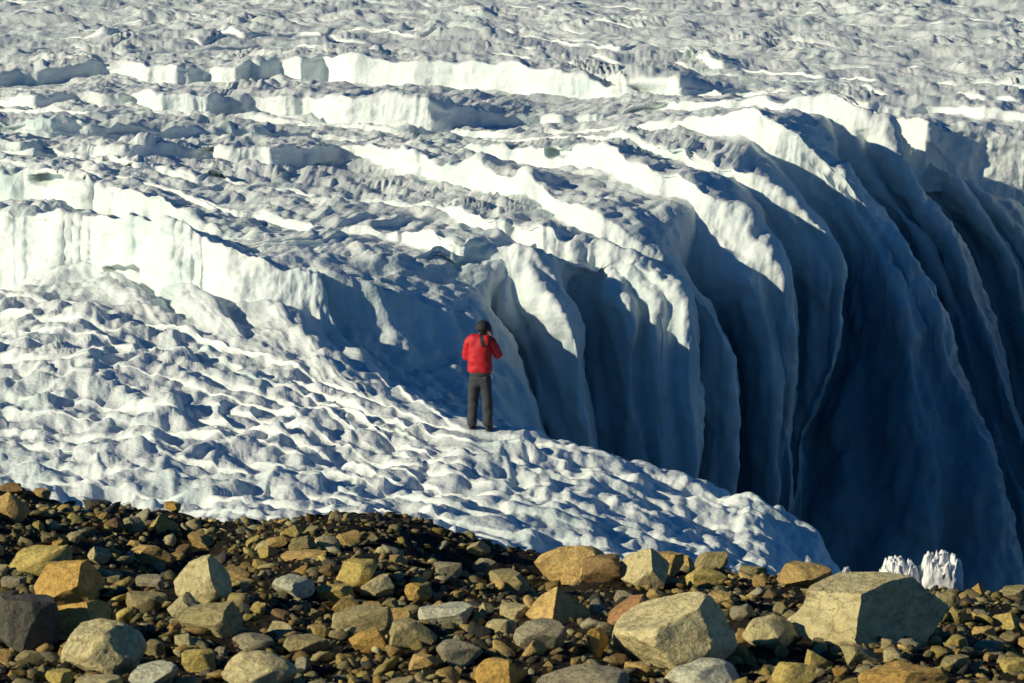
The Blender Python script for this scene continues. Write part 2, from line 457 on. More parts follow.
prev = (ktop[:, 0], snow_lines[-1][1], kd)
for k, kk in enumerate(K):
    top = resamp(kk['top'], NT)
    wl = kk['wall']
    lastu, lastv = kk['top'][-1]
    wpts = [(lastu, lastv, 0)] + list(wl)
    wall = resamp(wpts, NW + 1)[1:]
    u = np.r_[top[:, 0], wall[:, 0]]
    v = np.r_[top[:, 1], wall[:, 1]]
    wn = np.r_[np.zeros(NT), np.ones(NW)] * np.r_[np.zeros(NT), sstep(0, .15, np.arange(NW) / NW)]
    u = u + wn * (perlin(v / 80.0, k * 3.3, 1.1) * 8 + perlin(v / 36.0, k * 2.3, 4.1) * 2.2)
    u = gsm(u, 7, 0); v = gsm(v, 7, 0)
    h = np.interp(u[:NT], [a for a, b in kk['face']], [b for a, b in kk['face']])
    h = h * (np.clip(.35 + 1.6 * perlin(u[:NT] / 45.0, k * 5.9, 2.4), 0, 1.4) if k > 11 else np.clip(.92 + .5 * perlin(u[:NT] / 60.0, k * 5.9, 2.4), .5, 1.4))
    h = np.r_[h, np.full(NW, h[-1])]
    pd = plane_d(np.clip(v + h, -80, 330), np.clip(u, -200, 1400))
    dlip = kk['dlip'] or None
    if k == 0:
        wgt = sstep(0.45, 1.0, tt)
    else:
        wgt = sstep(0.55, 0.97, tt)
    crestD = pd + 0.35 * h * pd / F
    if kk['topd']:
        crestD = np.interp(u, [a for a, b in kk['topd']], [b for a, b in kk['topd']])
    if dlip:
        wd = dlip + np.r_[np.zeros(NT), wall[:, 2]]
        D = crestD * (1 - wgt) + wd * wgt
    else:
        D = crestD
    rise = (1 - sstep(0.80, 1.0, tt)) * 1.0
    calm = 1 - 0.8 * sstep(0.0, 0.06, wallt)
    hgate = np.clip(h / 14.0, 0.15, 1.0)
    far = np.clip(80.0 / D, 0.3, 1.0) ** 1.2
    cn = crest_noise(k, u, 0.9) * hgate * calm * far
    ck = perlin(u / 26.0, k * 4.9, 3.3) + .6 * perlin(u / 60.0, k * 6.1, 7.3)
    ck = np.round(ck * 3.2) / 3.2 * .7 + ck * .3
    ck = gsm(ck, 2.0, 0)
    cn = cn - ck * 7.0 * hgate * calm * far * (1 - .5 * (k == 0))
    zig = gsm(np.round(perlin(u / 38.0, k * 8.3, 1.9) * 3.0) / 3.0, 3.0, 0) * {0: .25, 1: .45}.get(k, .8) * (1 - sstep(.75, .95, tt)) * hgate
    D = D + zig
    # foot
    fu_top, fv_top, fD_top = u, v + h + cn * 0.3, D - 0.35 * h * D / F
    pu, pv, pD = prev
    if dlip and k <= 9:
        fu_w = pu + kk['hide'][0]
        fv_w = pv + kk['hide'][1]
        if k == 0: fD_w = D - 0.2
        elif k == 1: fD_w = pD + 0.35
        else: fD_w = D + {4: .25, 9: .2}.get(k, .42)
        if k == 0: g = sstep(0.97, 1.0, tt) * sstep(0.0, 0.12, wallt)
        elif k == 1: g = sstep(0.45, 0.92, tt)
        else: g = sstep(0.86, 1.0, tt)
        if k == 0: g = sstep(0.02, 0.14, wallt)
        fu = fu_top * (1 - g) + fu_w * g
        fv = fv_top * (1 - g) + fv_w * g
        fD = fD_top * (1 - g) + fD_w * g
    else:
        fu, fv, fD = fu_top, fv_top, fD_top
    fD = np.maximum(fD, pD + 0.12)
    D = np.maximum(D, fD + 0.02) if not (dlip and k <= 9) else np.where(wgt < .6, np.maximum(D, fD + 0.02), D)
    # how wide is the face on screen -> number of rows
    vis = np.hypot(np.where(u < 1100, u - fu, 0), np.where(v < 620, v - fv, 0))
    nf = int(np.clip(np.percentile(vis, 92) / 1.6, 8, 70))
    gap = np.hypot(np.clip(fu - pu, -200, 200), fv - pv)
    ns_ = int(np.clip(np.percentile(gap, 90) / 1.8, 7, 34)) if k else 64
    rows[-1] = rows[-1][:3] + (ns_,) + rows[-1][4:]
    add_row(fu, fv, fD, nf, 'f%d' % k)
    add_row(u, v + cn, D, 8, 'c%d' % k)
    prev = (u, v + cn, D)

PX = []; ATT = []; GRV = []
for r in range(len(rows) - 1):
    u0, v0, D0, n_, tg = rows[r]
    u1, v1, D1, _, tg1 = rows[r + 1]
    A = uvD(u0, v0, D0); B = uvD(u1, v1, D1)
    isface = tg.startswith('f') or (tg == 's' and r % 2 == 1)
    for s in range(n_):
        q = s / n_
        groove = np.zeros(NC)
        Pq = A * (1 - q) + B * q
        if tg.startswith('f'):
            kz = int(tg[1:])
            if kz <= 9:
                wz = sstep(0.9, 1.0, tt) * (1.0 if kz > 1 else 0.35)
                bl = (min(1, q / .28) ** .6) * (1 - q ** 5) ** .6 * wz * 0.95
                sc_ = bl * np.clip((u1 - u0) / 80.0, 0, 1.1)
                Pq = Pq + np.stack([0.35 * sc_, -0.9 * sc_, 0 * sc_], -1)
                # secondary fluting down the wall
                fl = perlin(np.full(NC, q * 3.0 + kz * 5.3) + wallt * 0.5, wallt * 1.6 + kz, 1.7) * 0.75 \
                    + perlin(np.full(NC, q * 6.5 + kz * 3.3) + wallt * 0.8, wallt * 3.0, 4.7) * 0.42 \
                    + perlin(np.full(NC, q * 13.0 + kz * 1.3) + wallt * 1.0, wallt * 4.0, 9.7) * 0.08
                wpx = float(np.median(np.clip((u1 - u0)[NT:NT + 250], 5, 200)))
                ncol = max(1, round(wpx / 30.0))
                cph = q * ncol + perlin(wallt * 2.2 + kz * 3.1, q * ncol * .7, 2.9) * .55 + .15 * kz
                fl = fl * .6 + (np.abs(np.sin(np.pi * cph)) ** .6 - .6) * 1.5 * (.6 + .8 * perlin(np.full(NC, math.floor(q * ncol) * 3.7), wallt * 1.3 + kz, .5))
                groove = (1 - np.abs(np.sin(np.pi * cph)) ** .5) * wz * np.clip((u1 - u0) / 60.0, 0, 1)  # mask for the shade painted into the grooves
                fl = fl * wz * math.sin(math.pi * min(1, q * 1.02)) ** 0.5 * np.clip((u1 - u0) / 70.0, 0, 1.2)
                Pq = Pq + np.stack([0.2 * fl, -0.95 * fl, 0 * fl], -1)
        PX.append(Pq)
        ATT.append((tg, q, 1.0 if isface else 0.0)); GRV.append(groove)
PX.append(uvD(*rows[-1][:3])); ATT.append((rows[-1][4], 0, 0)); GRV.append(np.zeros(NC))
G = np.array(PX)                       # rows, cols, 3
print("glacier grid", G.shape)
U0, V0 = project(G[..., 0], G[..., 1], G[..., 2])
# alcoves melted into the faces
for (pu_, pv_, wu, wv, dd) in [(110, 277, 33, 9, .45), (120, 172, 14, 12, .7), (225, 176, 24, 5, .8), (205, 150, 10, 5, .5), (650, 104, 24, 16, .5),
                               (445, 203, 20, 5, .8), (705, 150, 16, 9, .8), 
                               (60, 178, 30, 5, .6), (560, 150, 14, 6, .6), (345, 330, 0.1, 0.1, 0)]:
    m_ = (1 - sstep(.75, 1.1, np.abs(U0 - pu_) / wu)) * (1 - sstep(.7, 1.15, np.abs(V0 - pv_) / wv))
    G[..., 1] += dd * m_ * np.array([a[2] for a in ATT])[:, None]
G = gsm(G, 1.3, 0)
G = gsm(G, 1.5, 1)

def normals(G):
    du = np.gradient(G, axis=1); dv = np.gradient(G, axis=0)
    n = np.cross(du, dv)
    n /= np.linalg.norm(n, axis=-1)[..., None] + 1e-12
    return n
fk0 = np.array([int(a[0][1:]) if a[0][0] in 'fc' else -1 for a in ATT])[:, None]
wr = (sstep(.88, 1.0, tt)[None, :] * ((fk0 >= 1) & (fk0 <= 9)))
wr = gsm(wr.astype(float), 4, 0)[..., None] * .85
G = G * (1 - wr) + gsm(G, 3.0, 0) * wr
N = normals(gsm(gsm(G, 3, 0), 3, 1))
x, y, z = G[..., 0], G[..., 1], G[..., 2]
facef = np.array([a[2] for a in ATT])[:, None] + 0 * x
facef = gsm(facef, 2.5, 0)
issnow = np.array([1.0 if a[0] == 's' else 0.0 for a in ATT])[:, None] + 0 * x
up_ = N[..., 2]
wallness = (sstep(0.80, 1.0, tt) * 0.75 + 0.25 * sstep(0, 0.08, wallt))[None, :] * (1 - issnow)
fk = np.array([int(a[0][1:]) if a[0][0] in 'fc' else -1 for a in ATT])[:, None] + 0 * x
wallness = np.where(fk > 9, 0, wallness)
wallness = np.where(fk <= 1, np.minimum(wallness * 1.0, 1), wallness)
rough = 1 - 0.9 * wallness
# along-ridge coordinate for fluted faces
ax = x * 0.94 - y * 0.34
big = fbm(x * 0.55, y * 0.55, z * 0.55, 3)
med = fbm(x * 1.7, y * 0.8, z * 2.0, 3)
fin = fbm(x * 4.0, y * 1.1, z * 3.6, 2, gain=0.5)
flute = 1 - np.abs(perlin(ax * 2.2, y * 0.5, z * 0.35)) * 1.6
flute2 = 1 - np.abs(perlin(ax * 5.5 + 4, y * 0.9, z * 0.8)) * 1.6
spk = 1 - np.abs(fbm(x * 2.6, y * 2.2, 3.3, 3)) * 2.2
farw = sstep(85, 125, y) * (1 - wallness)
near = np.clip(70.0 / np.maximum(y, 1), 0.6, 1.3)
def billow(x, y, z, o=3):
    t = 0; a = 1; n_ = 0
    for i in range(o):
        t = t + a * (np.abs(perlin(x + 5 * i, y + 3 * i, z + i)) * 2 - .45); n_ += a; a *= .5; x = x * 2.1; y = y * 2.1; z = z * 2.1
    return t / n_
disp = big * 0.28 * rough + med * 0.13 * rough + fin * 0.035 * (0.12 + 0.88 * rough)
disp += facef * rough * (1 - issnow) * ((flute - .5) * 0.16 + (flute2 - .5) * 0.06) * np.clip(.5 + fbm(x * 1.1, y * 1.1, z * 2.6, 2) * 2.4, 0, 1.2) * np.where(fk0 == 0, .35, .8)
disp += np.where(fk0 == 0, 1, .4) * facef * rough * (1 - issnow) * fbm(x * 1.6, y * .6, z * 2.2, 3) * .22
bil = billow(x * 1.0, y * .7, z * .9, 3)
bil2 = billow(x * 2.6, y * 1.2, z * 1.4, 2)
gate = np.clip(0.5 + fbm(x * .5, y * .5, 6.6, 2) * 1.8, 0.1, 1)
disp += rough * gate * (1 - .55 * facef * (1 - issnow)) * (bil * .07 + bil2 * 0.025)
disp *= (1 - .5 * farw) * (1 - .25 * (1 - issnow))
disp += issnow * (fbm(x * 2.6, y * 1.0, z * 1.6, 2) * .06)
px_, py_ = P(480, 430, 62.4)[0], 62.4
calmp = 1 - .85 * np.exp(-((x - px_) / .55) ** 2 - ((y - py_) / 1.3) ** 2) * issnow
disp *= calmp
G2 = G + N * disp[..., None]
lift = (1 - facef) * rough * (1 - issnow) * np.clip(spk, -0.3, 1) * 0.05 * gate
clump = np.clip(fbm(x * .8, y * 0.9, 7.7, 3, gain=0.5) * 1.6, -0.5, 0.8)
lastshelf = gsm((np.array([i_ for i_, a in enumerate(ATT)])[:, None] >= (max(i_ for i_, a in enumerate(ATT) if a[0] == 's') - 64)) * issnow, 3, 0)
al = np.where(issnow > .5, .80 * x - .60 * y, .92 * x - .4 * y); ac = np.where(issnow > .5, .60 * x + .80 * y, .4 * x + .92 * y)
wq = perlin(al * .7, ac * .7, 1.9) * .5
def pillow(p, k=3.0): return np.clip(p * k, 0, 1) ** .6
pil = pillow(perlin(al * .75 + wq, ac * 1.4, 3.1)) * .13 + pillow(perlin(al * 1.6 + wq, ac * 2.3, 8.1)) * .07 + pillow(perlin(al * 4, ac * 2.8, 5.5), 3.0) * .035
flatg = sstep(.45, .85, np.abs(up_)) * calmp
def saw(ph):
    f_ = ph - np.floor(ph)
    return np.where(f_ < .78, f_ / .78, 1 - sstep(.78, 1.0, f_))
ph1 = al * .62 + perlin(al * .25, ac * .42, 12.3) * 2.2 + ac * .21
ph2 = al * 1.5 + perlin(al * .5, ac * .8, 22.3) * 1.4 + ac * .3
ph3 = al * 3.4 + perlin(al * .9, ac * 1.2, 52.3) * 1.1
sw_ = saw(ph3) * .03 * np.clip(.5 + perlin(al * .9, ac * 1.1, 61.1) * 2, 0, 1) + saw(ph1) * .15 * np.clip(.6 + perlin(al * .4, ac * .5, 31.1) * 1.8, 0, 1) + saw(ph2) * .085 * np.clip(.5 + perlin(al * .7, ac * .9, 41.1) * 1.8, 0, 1)
lift += flatg * (1 - .55 * lastshelf) * (issnow * .75 + (1 - issnow) * (1 - facef) * (1 - wallness) * .8) * (.8 - .4 * farw) * (sw_ - .08)
lift += issnow * flatg * (clump * 0.08 + pil * .32 * (1 - .5 * lastshelf))
lift += flatg * (1 - issnow) * (1 - facef) * (1 - wallness) * pil * np.clip(.25 + fbm(x * .35, y * .25, 4.6, 2) * 2.5, 0, 1.1) * (.8 + .3 * farw)
lift += sstep(100, 125, y) * (1 - wallness) * (pillow(perlin(al * .5, ac * .45, 6.6)) * .11 + pillow(perlin(al * 1.2, ac * .9, 2.6)) * .06)
far2 = sstep(98, 122, y) * (1 - wallness)
lift += farw * (billow(x * 0.5, y * 0.22, 2.7, 3)) * 0.05 * np.clip(.4 + fbm(x * .12, y * .06, 1.1, 3) * 2.2, .1, 1.6)
lift += far2 * fbm(x * .22, y * .10, 4.4, 4, gain=.55) * .22
G2[..., 2] += lift
# broad undulation that stays gentle on the wall
G2 += N * (wallness * (fbm(x * 0.9, y * 0.9, z * 0.3, 3) * 0.30 + fbm(x * 2.8, y * 2.8, z * 0.7, 3) * 0.15 + fbm(x * 7, y * 5, z * 2.4, 2) * .035 + billow(x * 2.2, y * 2.2, z * 1.1, 2) * .07 * sstep(-.2, .3, perlin(x * .7, y * .7, z * .5))))[..., None]
N2 = normals(G2)
flatness = np.clip(np.abs(N2[..., 2]) * 1.5 - 0.6, 0, 1) * (1 - wallness) * (0.35 + 0.65 * sstep(66, 76, y))
steep = 1 - sstep(0.5, 0.95, np.abs(gsm(gsm(N2, 4, 0), 4, 1)[..., 2]))
lipz = PLZ
below = sstep(0.0, 1.0, (PLZ - 0.1 - G2[..., 2]) / 1.6) * (1 - issnow)
ice = np.clip(wallness * (0.35 + 0.65 * below), 0, 1) * (.78 + .22 * sstep(2.5, 7.0, G2[..., 0]))
deep_ice_shade = (sstep(-10.8, -14.5, G2[..., 2]) * (.25 + .75 * sstep(2.5, 6.5, G2[..., 0])) + .35 * sstep(3.5, 7.0, G2[..., 0])) * wallness
# shade painted into the flute grooves and the hollows right behind each flute
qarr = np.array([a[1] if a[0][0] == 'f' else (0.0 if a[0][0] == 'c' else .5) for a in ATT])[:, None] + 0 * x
deep_ice_shade = np.clip(deep_ice_shade * 0.8 + np.array(GRV) * .75 + wallness * (1 - sstep(0.0, 0.34, qarr)) * 0.6 * (fk > 1), 0, 1)
glacier = grid_mesh("glacier", G2[..., 0], G2[..., 1], G2[..., 2], M_ICE, dict(ice=ice, flatness=flatness, deep_ice_shade=deep_ice_shade))
glacier['kind'] = 'structure'

PU, PV = project(G2[..., 0], G2[..., 1], G2[..., 2])
def glacier_at(u, v, r=3.0):
    m = (np.abs(PU - u) < r) & (np.abs(PV - v) < r)
    if not m.any(): return None
    yy = np.where(m, G2[..., 1], 1e9)
    i = np.unravel_index(np.argmin(yy), yy.shape)
    return Vector(G2[i])

# ------------------------------------------------------------------ moraine
EDGE = [(-200, 480), (0, 487), (30, 492), (50, 500), (80, 508), (170, 511), (215, 520), (260, 524), (300, 517), (340, 513), (400, 514),
        (450, 527), (500, 543), (545, 554), (600, 558), (700, 571), (800, 581), (900, 588), (1024, 596), (1250, 606)]
YE = 37.0
def ground(x, y):
    x = np.asarray(x, float); y = np.asarray(y, float)
    ue = CX + F * (x / YE) * 0.985
    ve = np.interp(ue, [a for a, b in EDGE], [b for a, b in EDGE])
    ze = YE * ray(CX, ve)[1]
    t = np.clip((y - 26.0) / (YE - 26.0), -1, 1)
    zn = -6.12 - 0.02 * x
    z = zn + (ze - zn) * (np.where(t > 0, t ** 1.25, t * 0.2))
    # a low swell left of the dark hollow
    z = z - 0.42 * np.exp(-((x + 0.15) / 0.72) ** 2 - ((y - 34.8) / 1.4) ** 2)
    z = z - 0.22 * np.exp(-((x - 4.3) / 0.5) ** 2 - ((y - 31.5) / 1.6) ** 2) - .2 * np.exp(-((x + 2.9) / 0.5) ** 2 - ((y - 34.5) / 1.5) ** 2)
    z = z + fbm(x * 0.55, y * 0.55, 3.1, 3) * 0.24 * (1 - sstep(35.5, 37, y))
    z = z - np.clip(y - YE, 0, 100) * 0.42
    return z

gx = np.concatenate([np.linspace(-16, -6, 40, endpoint=False), np.linspace(-6, 6, 620), np.linspace(6.3, 16, 40)])
gy = np.concatenate([np.linspace(4, 25, 60, endpoint=False), np.linspace(25, 38, 560), np.linspace(38.2, 56, 60)])
GX, GY = np.meshgrid(gx, gy)
GZ = ground(GX, GY)
fine = fbm(GX * 9, GY * 9, 1.1, 4, gain=0.6) * 0.035 + np.clip(fbm(GX * 3, GY * 3, 5.1, 3), -1, 1) * 0.05
GZ2 = GZ + fine
mor = grid_mesh("moraine_ground", GX, GY, GZ2, M_SILT)
mor['kind'] = 'structure'

def hit_ground(u, v):
    a, b = ray(u, v)
    ys = np.linspace(20, YE, 1200)
    zz = ground(a * ys, ys)
    d = b * ys - zz
    i = np.where(d < 0)[0]
    yv = ys[i[0]] if len(i) else YE - 0.05
    return a * yv, yv, float(ground(a * yv, yv))

def rock_mesh(name, seed, sub=4, cuts=14, rough=0.05, roundness=0.5, dims=(1, 1, 1), planes=None, smooth_ang=28):
    r_ = random.Random(seed)
    bm = bmesh.new()
    bmesh.ops.create_icosphere(bm, subdivisions=sub, radius=1.0)
    pl = []
    for i in range(cuts):
        d = Vector((r_.gauss(0, 1), r_.gauss(0, 1), r_.gauss(0, 1))).normalized()
        pl.append((d, r_.uniform(0.45 + 0.4 * roundness, 0.74 + 0.2 * roundness)))
    for p in (planes or []):
        pl.append((Vector(p[:3]).normalized(), p[3]))
    off = np.array([r_.uniform(0, 50) for _ in range(3)])
    for it in range(2):
        for vtx in bm.verts:
            for d, k in pl:
                s = vtx.co.dot(d)
                if s > k:
                    vtx.co -= d * (s - k)
    co = np.array([vtx.co[:] for vtx in bm.verts])
    p = co * 1.3 + off
    n_ = fbm(p[:, 0], p[:, 1], p[:, 2], 2) * rough * 1.6
    p2 = co * 5 + off
    n_ += fbm(p2[:, 0], p2[:, 1], p2[:, 2], 3) * rough * 0.45
    nr = co / (np.linalg.norm(co, axis=1)[:, None] + 1e-9)
    co = co + nr * n_[:, None]
    # fit to the unit box so that sizes are exact
    lo, hi = co.min(0), co.max(0)
    co = (co - (lo + hi) / 2) / (hi - lo) * 2
    co *= np.array(dims)
    for vtx, c in zip(bm.verts, co):
        vtx.co = c
    me = bpy.data.meshes.new(name)
    bm.to_mesh(me); bm.free()
    me.polygons.foreach_set('use_smooth', np.ones(len(me.polygons), dtype=bool))
    try: me.set_sharp_from_angle(angle=R(smooth_ang))
    except Exception: pass
    me.materials.append(M_ROCK)
    return me

COLS = dict(
    tan=(0.42, 0.30, 0.145), yellow=(0.46, 0.34, 0.14), orange=(0.45, 0.275, 0.10), pale=(0.40, 0.375, 0.26),
    grey=(0.27, 0.265, 0.225), olive=(0.27, 0.25, 0.155), dark=(0.065, 0.07, 0.075), brown=(0.20, 0.145, 0.085),
    light=(0.45, 0.45, 0.41), rust=(0.27, 0.16, 0.09))
COLS = {k_: tuple(min(.75, c_ * g_ * 1.0) for c_, g_ in zip(v_, (1.90, 1.75, 1.32))) for k_, v_ in COLS.items()}
CN = dict(tan='tan', yellow='yellow tan', orange='orange', pale='pale cream', grey='grey', olive='olive grey',
          dark='dark slate', brown='brown', light='light grey', rust='rust brown')
# u, v, width, height in the picture, colour, form, tilt, label
H = [
 (10,507,30,26,'tan','slab',-35,'tan tilted slab at the left edge of the moraine'),
 (10,489,26,12,'brown','block',0,'brown rock on the moraine crest at its far left end'),
 (42,493,18,8,'tan','slab',5,'thin tan stone on the dark hump at the left crest'),
 (96,504,28,10,'dark','round',0,'dark low rock against the snow near the left crest'),
 (172,507,17,10,'orange','block',10,'small orange stone standing out against the snow at the crest'),
 (135,525,21,17,'grey','block',0,'small grey upright stone below the left part of the crest'),
 (202,541,29,15,'tan','block',0,'tan stone with a rounded top in the upper left rubble'),
 (150,555,46,21,'tan','block',5,'tan block with an orange side in the upper left rubble'),
 (40,562,70,28,'yellow','slab',-12,'long yellow tan slab leaning behind the big orange boulder'),
 (69,581,66,52,'orange','wedge',12,'big angular orange boulder at the left'),
 (203,578,57,48,'pale','wedge',0,'pale five sided boulder standing alone on dark gravel at the left'),
 (293,587,42,22,'light','block',4,'light grey flat topped block with a crack'),
 (268,552,22,13,'yellow','wedge',0,'small yellow wedge near the dark hollow'),
 (305,556,46,10,'tan','slab',-2,'row like flat tan stone beside the small yellow wedge'),
 (80,619,62,38,'orange','wedge',-4,'orange wedge stone with a bright left face above the olive boulder'),
 (104,650,84,60,'pale','round',0,'big rounded pale olive boulder at the lower left'),
 (24,624,68,58,'dark','block',0,'big dark slate boulder in shade at the left edge'),
 (184,607,24,27,'pale','slab',55,'narrow pale stone standing on its end'),
 (147,602,40,15,'olive','slab',3,'flat olive stone right of the orange wedge'),
 (212,621,62,26,'olive','slab',-14,'long olive grey slab leaning up to the right'),
 (253,643,40,19,'grey','round',0,'smooth grey stone above the big pale boulder at the bottom'),
 (260,674,76,44,'pale','round',0,'big smooth pale boulder cut off by the bottom left of the picture'),
 (308,648,46,22,'olive','block',0,'olive stone with a knobbed top in the lower left rubble'),
 (155,676,50,24,'light','block',-15,'pale cracked stone at the bottom beside the olive boulder'),
 (198,660,36,22,'yellow','block',-18,'small knobbly yellow stone in the bottom left rubble'),
 (100,684,54,14,'pale','slab',0,'flat pale stone under the rounded olive boulder at the bottom edge'),
 (60,678,28,16,'yellow','block',0,'small yellow stone at the bottom left'),
 (150,583,28,13,'grey','slab',0,'small grey flat stone left of the pale five sided boulder'),
 (8,598,26,16,'dark','round',0,'small dark stone above the dark slate boulder at the left edge'),
 (14,583,26,13,'grey','slab',0,'flat grey stone at the left edge below the yellow slab'),
 (336,592,38,16,'yellow','slab',0,'flat yellow stone with cracks right of the light grey block'),
 (356,573,40,30,'yellow','round',0,'rounded yellow stone with a shaded foot left of centre'),
 (376,588,34,20,'pale','block',-10,'pale angular stone leaning on the rounded yellow stone'),
 (418,592,29,20,'orange','round',-14,'egg shaped orange stone in dark shade left of centre'),
 (448,569,27,13,'grey','slab',3,'flat grey stone in the dark hollow'),
 (398,560,20,11,'tan','block',0,'small tan stone above the rounded yellow stone'),
 (485,566,26,18,'grey','block',0,'grey block at the right side of the dark hollow'),
 (509,584,42,28,'olive','block',0,'olive grey block left of the tan boulder at the crest'),
 (570,565,70,42,'tan','round',0,'big rounded tan boulder on the crest in front of the snow'),
 (602,570,38,30,'brown','block',0,'brown shaded shoulder stone right of the rounded tan boulder'),
 (644,568,48,44,'pale','wedge',0,'pale tan upright boulder on the crest right of centre'),
 (668,564,30,24,'tan','block',0,'tan block touching the pale upright boulder on its right'),
 (556,607,64,42,'tan','pyramid',0,'tan pyramid shaped rock with a sharp shadow edge'),
 (677,634,124,82,'pale','round',0,'largest pale boulder in the middle of the moraine'),
 (630,614,50,24,'rust','slab',-32,'rust brown slab leaning on the largest pale boulder'),
 (598,643,24,32,'orange','block',0,'small orange block left of the largest pale boulder'),
 (370,642,40,26,'orange','block',-6,'orange stone with a dark hollow below the olive slabs'),
 (410,634,48,30,'olive','block',0,'olive block right of the low orange stone'),
 (446,616,52,20,'light','slab',-4,'light grey slab left of centre'),
 (541,634,52,26,'grey','slab',4,'blue grey slab below the pyramid shaped rock'),
 (460,654,46,26,'grey','block',0,'grey lumpy stone in the lower middle'),
 (500,673,48,32,'orange','round',0,'orange tan rounded stone at the bottom edge in the middle'),
 (582,680,94,28,'grey','round',0,'long low grey boulder cut by the bottom edge'),
 (702,676,74,34,'light','round',0,'whitish grey boulder at the bottom edge below the largest boulder'),
 (360,620,62,24,'olive','slab',-8,'long olive slab left of centre'),
 (372,609,24,11,'tan','slab',0,'small tan stone lying on the olive slab area'),
 (514,611,28,14,'pale','slab',0,'small pale flat stone left of the pyramid shaped rock'),
 (655,596,20,14,'tan','block',0,'small tan block on top of the largest boulder outline'),
 (685,564,20,18,'tan','wedge',0,'small tan wedge between the crest blocks'),
 (711,562,34,22,'olive','block',0,'olive tan block on the crest right of the wedge'),
 (708,578,42,20,'yellow','block',12,'yellow tilted block above the largest boulder on its right'),
 (752,573,30,13,'olive','slab',0,'flat olive stone on the crest before the blue ice'),
 (803,577,54,26,'tan','block',6,'tan block on the crest left of the split boulder'),
 (865,613,152,70,'pale','split',0,'huge split boulder with a pale left face and dark right side'),
 (770,630,56,32,'pale','round',0,'pale flat sided stone left of the split boulder'),
 (1006,621,30,19,'yellow','wedge',0,'yellow wedge stone at the right edge'),
 (984,633,26,15,'tan','block',0,'tan stone left of the yellow wedge at the right edge'),
 (989,647,28,12,'grey','slab',0,'flat grey stone at the lower right edge'),
 (902,678,88,28,'orange','round',0,'long low orange tan boulder at the bottom right'),
 (794,677,44,28,'yellow','block',0,'yellow block at the bottom edge below the split boulder'),
 (857,658,38,22,'olive','block',20,'olive broken stone in the shade under the split boulder'),
 (1014,666,30,14,'yellow','slab',0,'flat yellow stone in the lower right corner'),
 (978,590,13,14,'orange','wedge',-10,'tiny orange wedge at the right crest'),
 (948,600,24,17,'olive','round',0,'olive stone right of the dark side of the split boulder'),
 (936,641,16,11,'yellow','wedge',0,'small yellow chip below the split boulder'),
 (1014,594,30,14,'olive','slab',0,'flat olive stone on the right crest'),
 (848,684,30,12,'yellow','block',0,'small yellow stone at the bottom right edge'),
 (782,652,14,13,'orange','block',0,'small orange cube like stone below the flat sided pale stone'),
 (742,612,24,16,'grey','round',0,'grey green stone behind the right side of the largest boulder'),
 (320,632,26,14,'tan','block',0,'tan stone left of the long olive slab'),
 (30,660,30,18,'olive','block',0,'olive crumbly stone in the lower left corner'),
 (720,600,26,14,'tan','slab',0,'tan chip behind the top of the largest boulder'),
 (238,600,22,12,'yellow','slab',0,'yellow chip right of the pale five sided boulder'),
 (424,662,30,16,'tan','block',0,'tan lump in the lower middle rubble'),
 (640,670,34,18,'tan','block',0,'tan block between the two low boulders at the bottom'),
 (954,664,30,16,'olive','slab',0,'olive slab in shade at the lower right'),
]
FORM = dict(
    slab=dict(cuts=10, roundness=.3, planes=[(0, 0, 1, .32), (0, 0, -1, .4), (-.2, -.3, 1, .38)]),
    block=dict(cuts=15, roundness=.15, planes=[(0, 0, 1, .6)]),
    wedge=dict(cuts=8, roundness=.3, planes=[(-.55, -.75, .45, .5), (.8, -.35, .35, .5), (0, .8, .5, .5)]),
    round=dict(cuts=13, roundness=.52, planes=[(-.3, -.2, .9, .86)]),
    pyramid=dict(cuts=4, roundness=.5, planes=[(-.72, -.62, .42, .42), (.75, -.5, .35, .38), (.1, .8, .5, .5)]),
    split=dict(cuts=13, roundness=.55, planes=[(-.55, -.78, .30, .50), (.88, -.45, .15, .06), (-.25, -.1, .95, .62), (.75, .1, .6, .7), (-.9, .1, .25, .75)]),
)
placed = []
KINDN = dict(slab='flat_stone', block='rock', wedge='rock', round='boulder', pyramid='rock', split='split_boulder')
for i, (u, v, w_, h_, c, form, tilt, lab) in enumerate(H):
    big_ = w_ > 44
    gx_, gy_, gz_ = hit_ground(u, v + h_ * 0.42)
    px = gy_ / F * 1.01
    W = w_ * px * 0.5 * 1.04; Hh = h_ * px * 0.5 * 1.12
    dep = max(min(W, Hh * 1.9), W * 0.55)
    f = FORM[form]
    me = rock_mesh("stone_shape", 100 + i, sub=5 if w_ > 70 else 4, rough=0.06 if form == 'round' else 0.045, **f)
    nm = KINDN[form]
    if nm == 'rock' and big_: nm = 'boulder'
    if nm == 'boulder' and not big_: nm = 'rock'
    o = bpy.data.objects.new(nm, me)
    COL.objects.link(o)
    zc = gy_ * ray(u, v)[1]
    a, b = ray(u, v)
    Yc = gy_ + dep * 0.35
    o.location = (a * Yc, Yc, b * Yc - Hh * 0.12)
    o.scale = (W, dep, Hh)
    o.rotation_euler = (R(random.uniform(-6, 6)), -R(-tilt) if False else R(tilt), R(random.uniform(-14, 14)))
    base = COLS[c]
    k_ = random.uniform(0.9, 1.08)
    o.color = (base[0] * k_, base[1] * k_, base[2] * k_, 1)
    o['label'] = lab; o['category'] = 'rock'; o['group'] = 'rocks of the moraine'
    placed.append((u, v, w_, h_, lab))

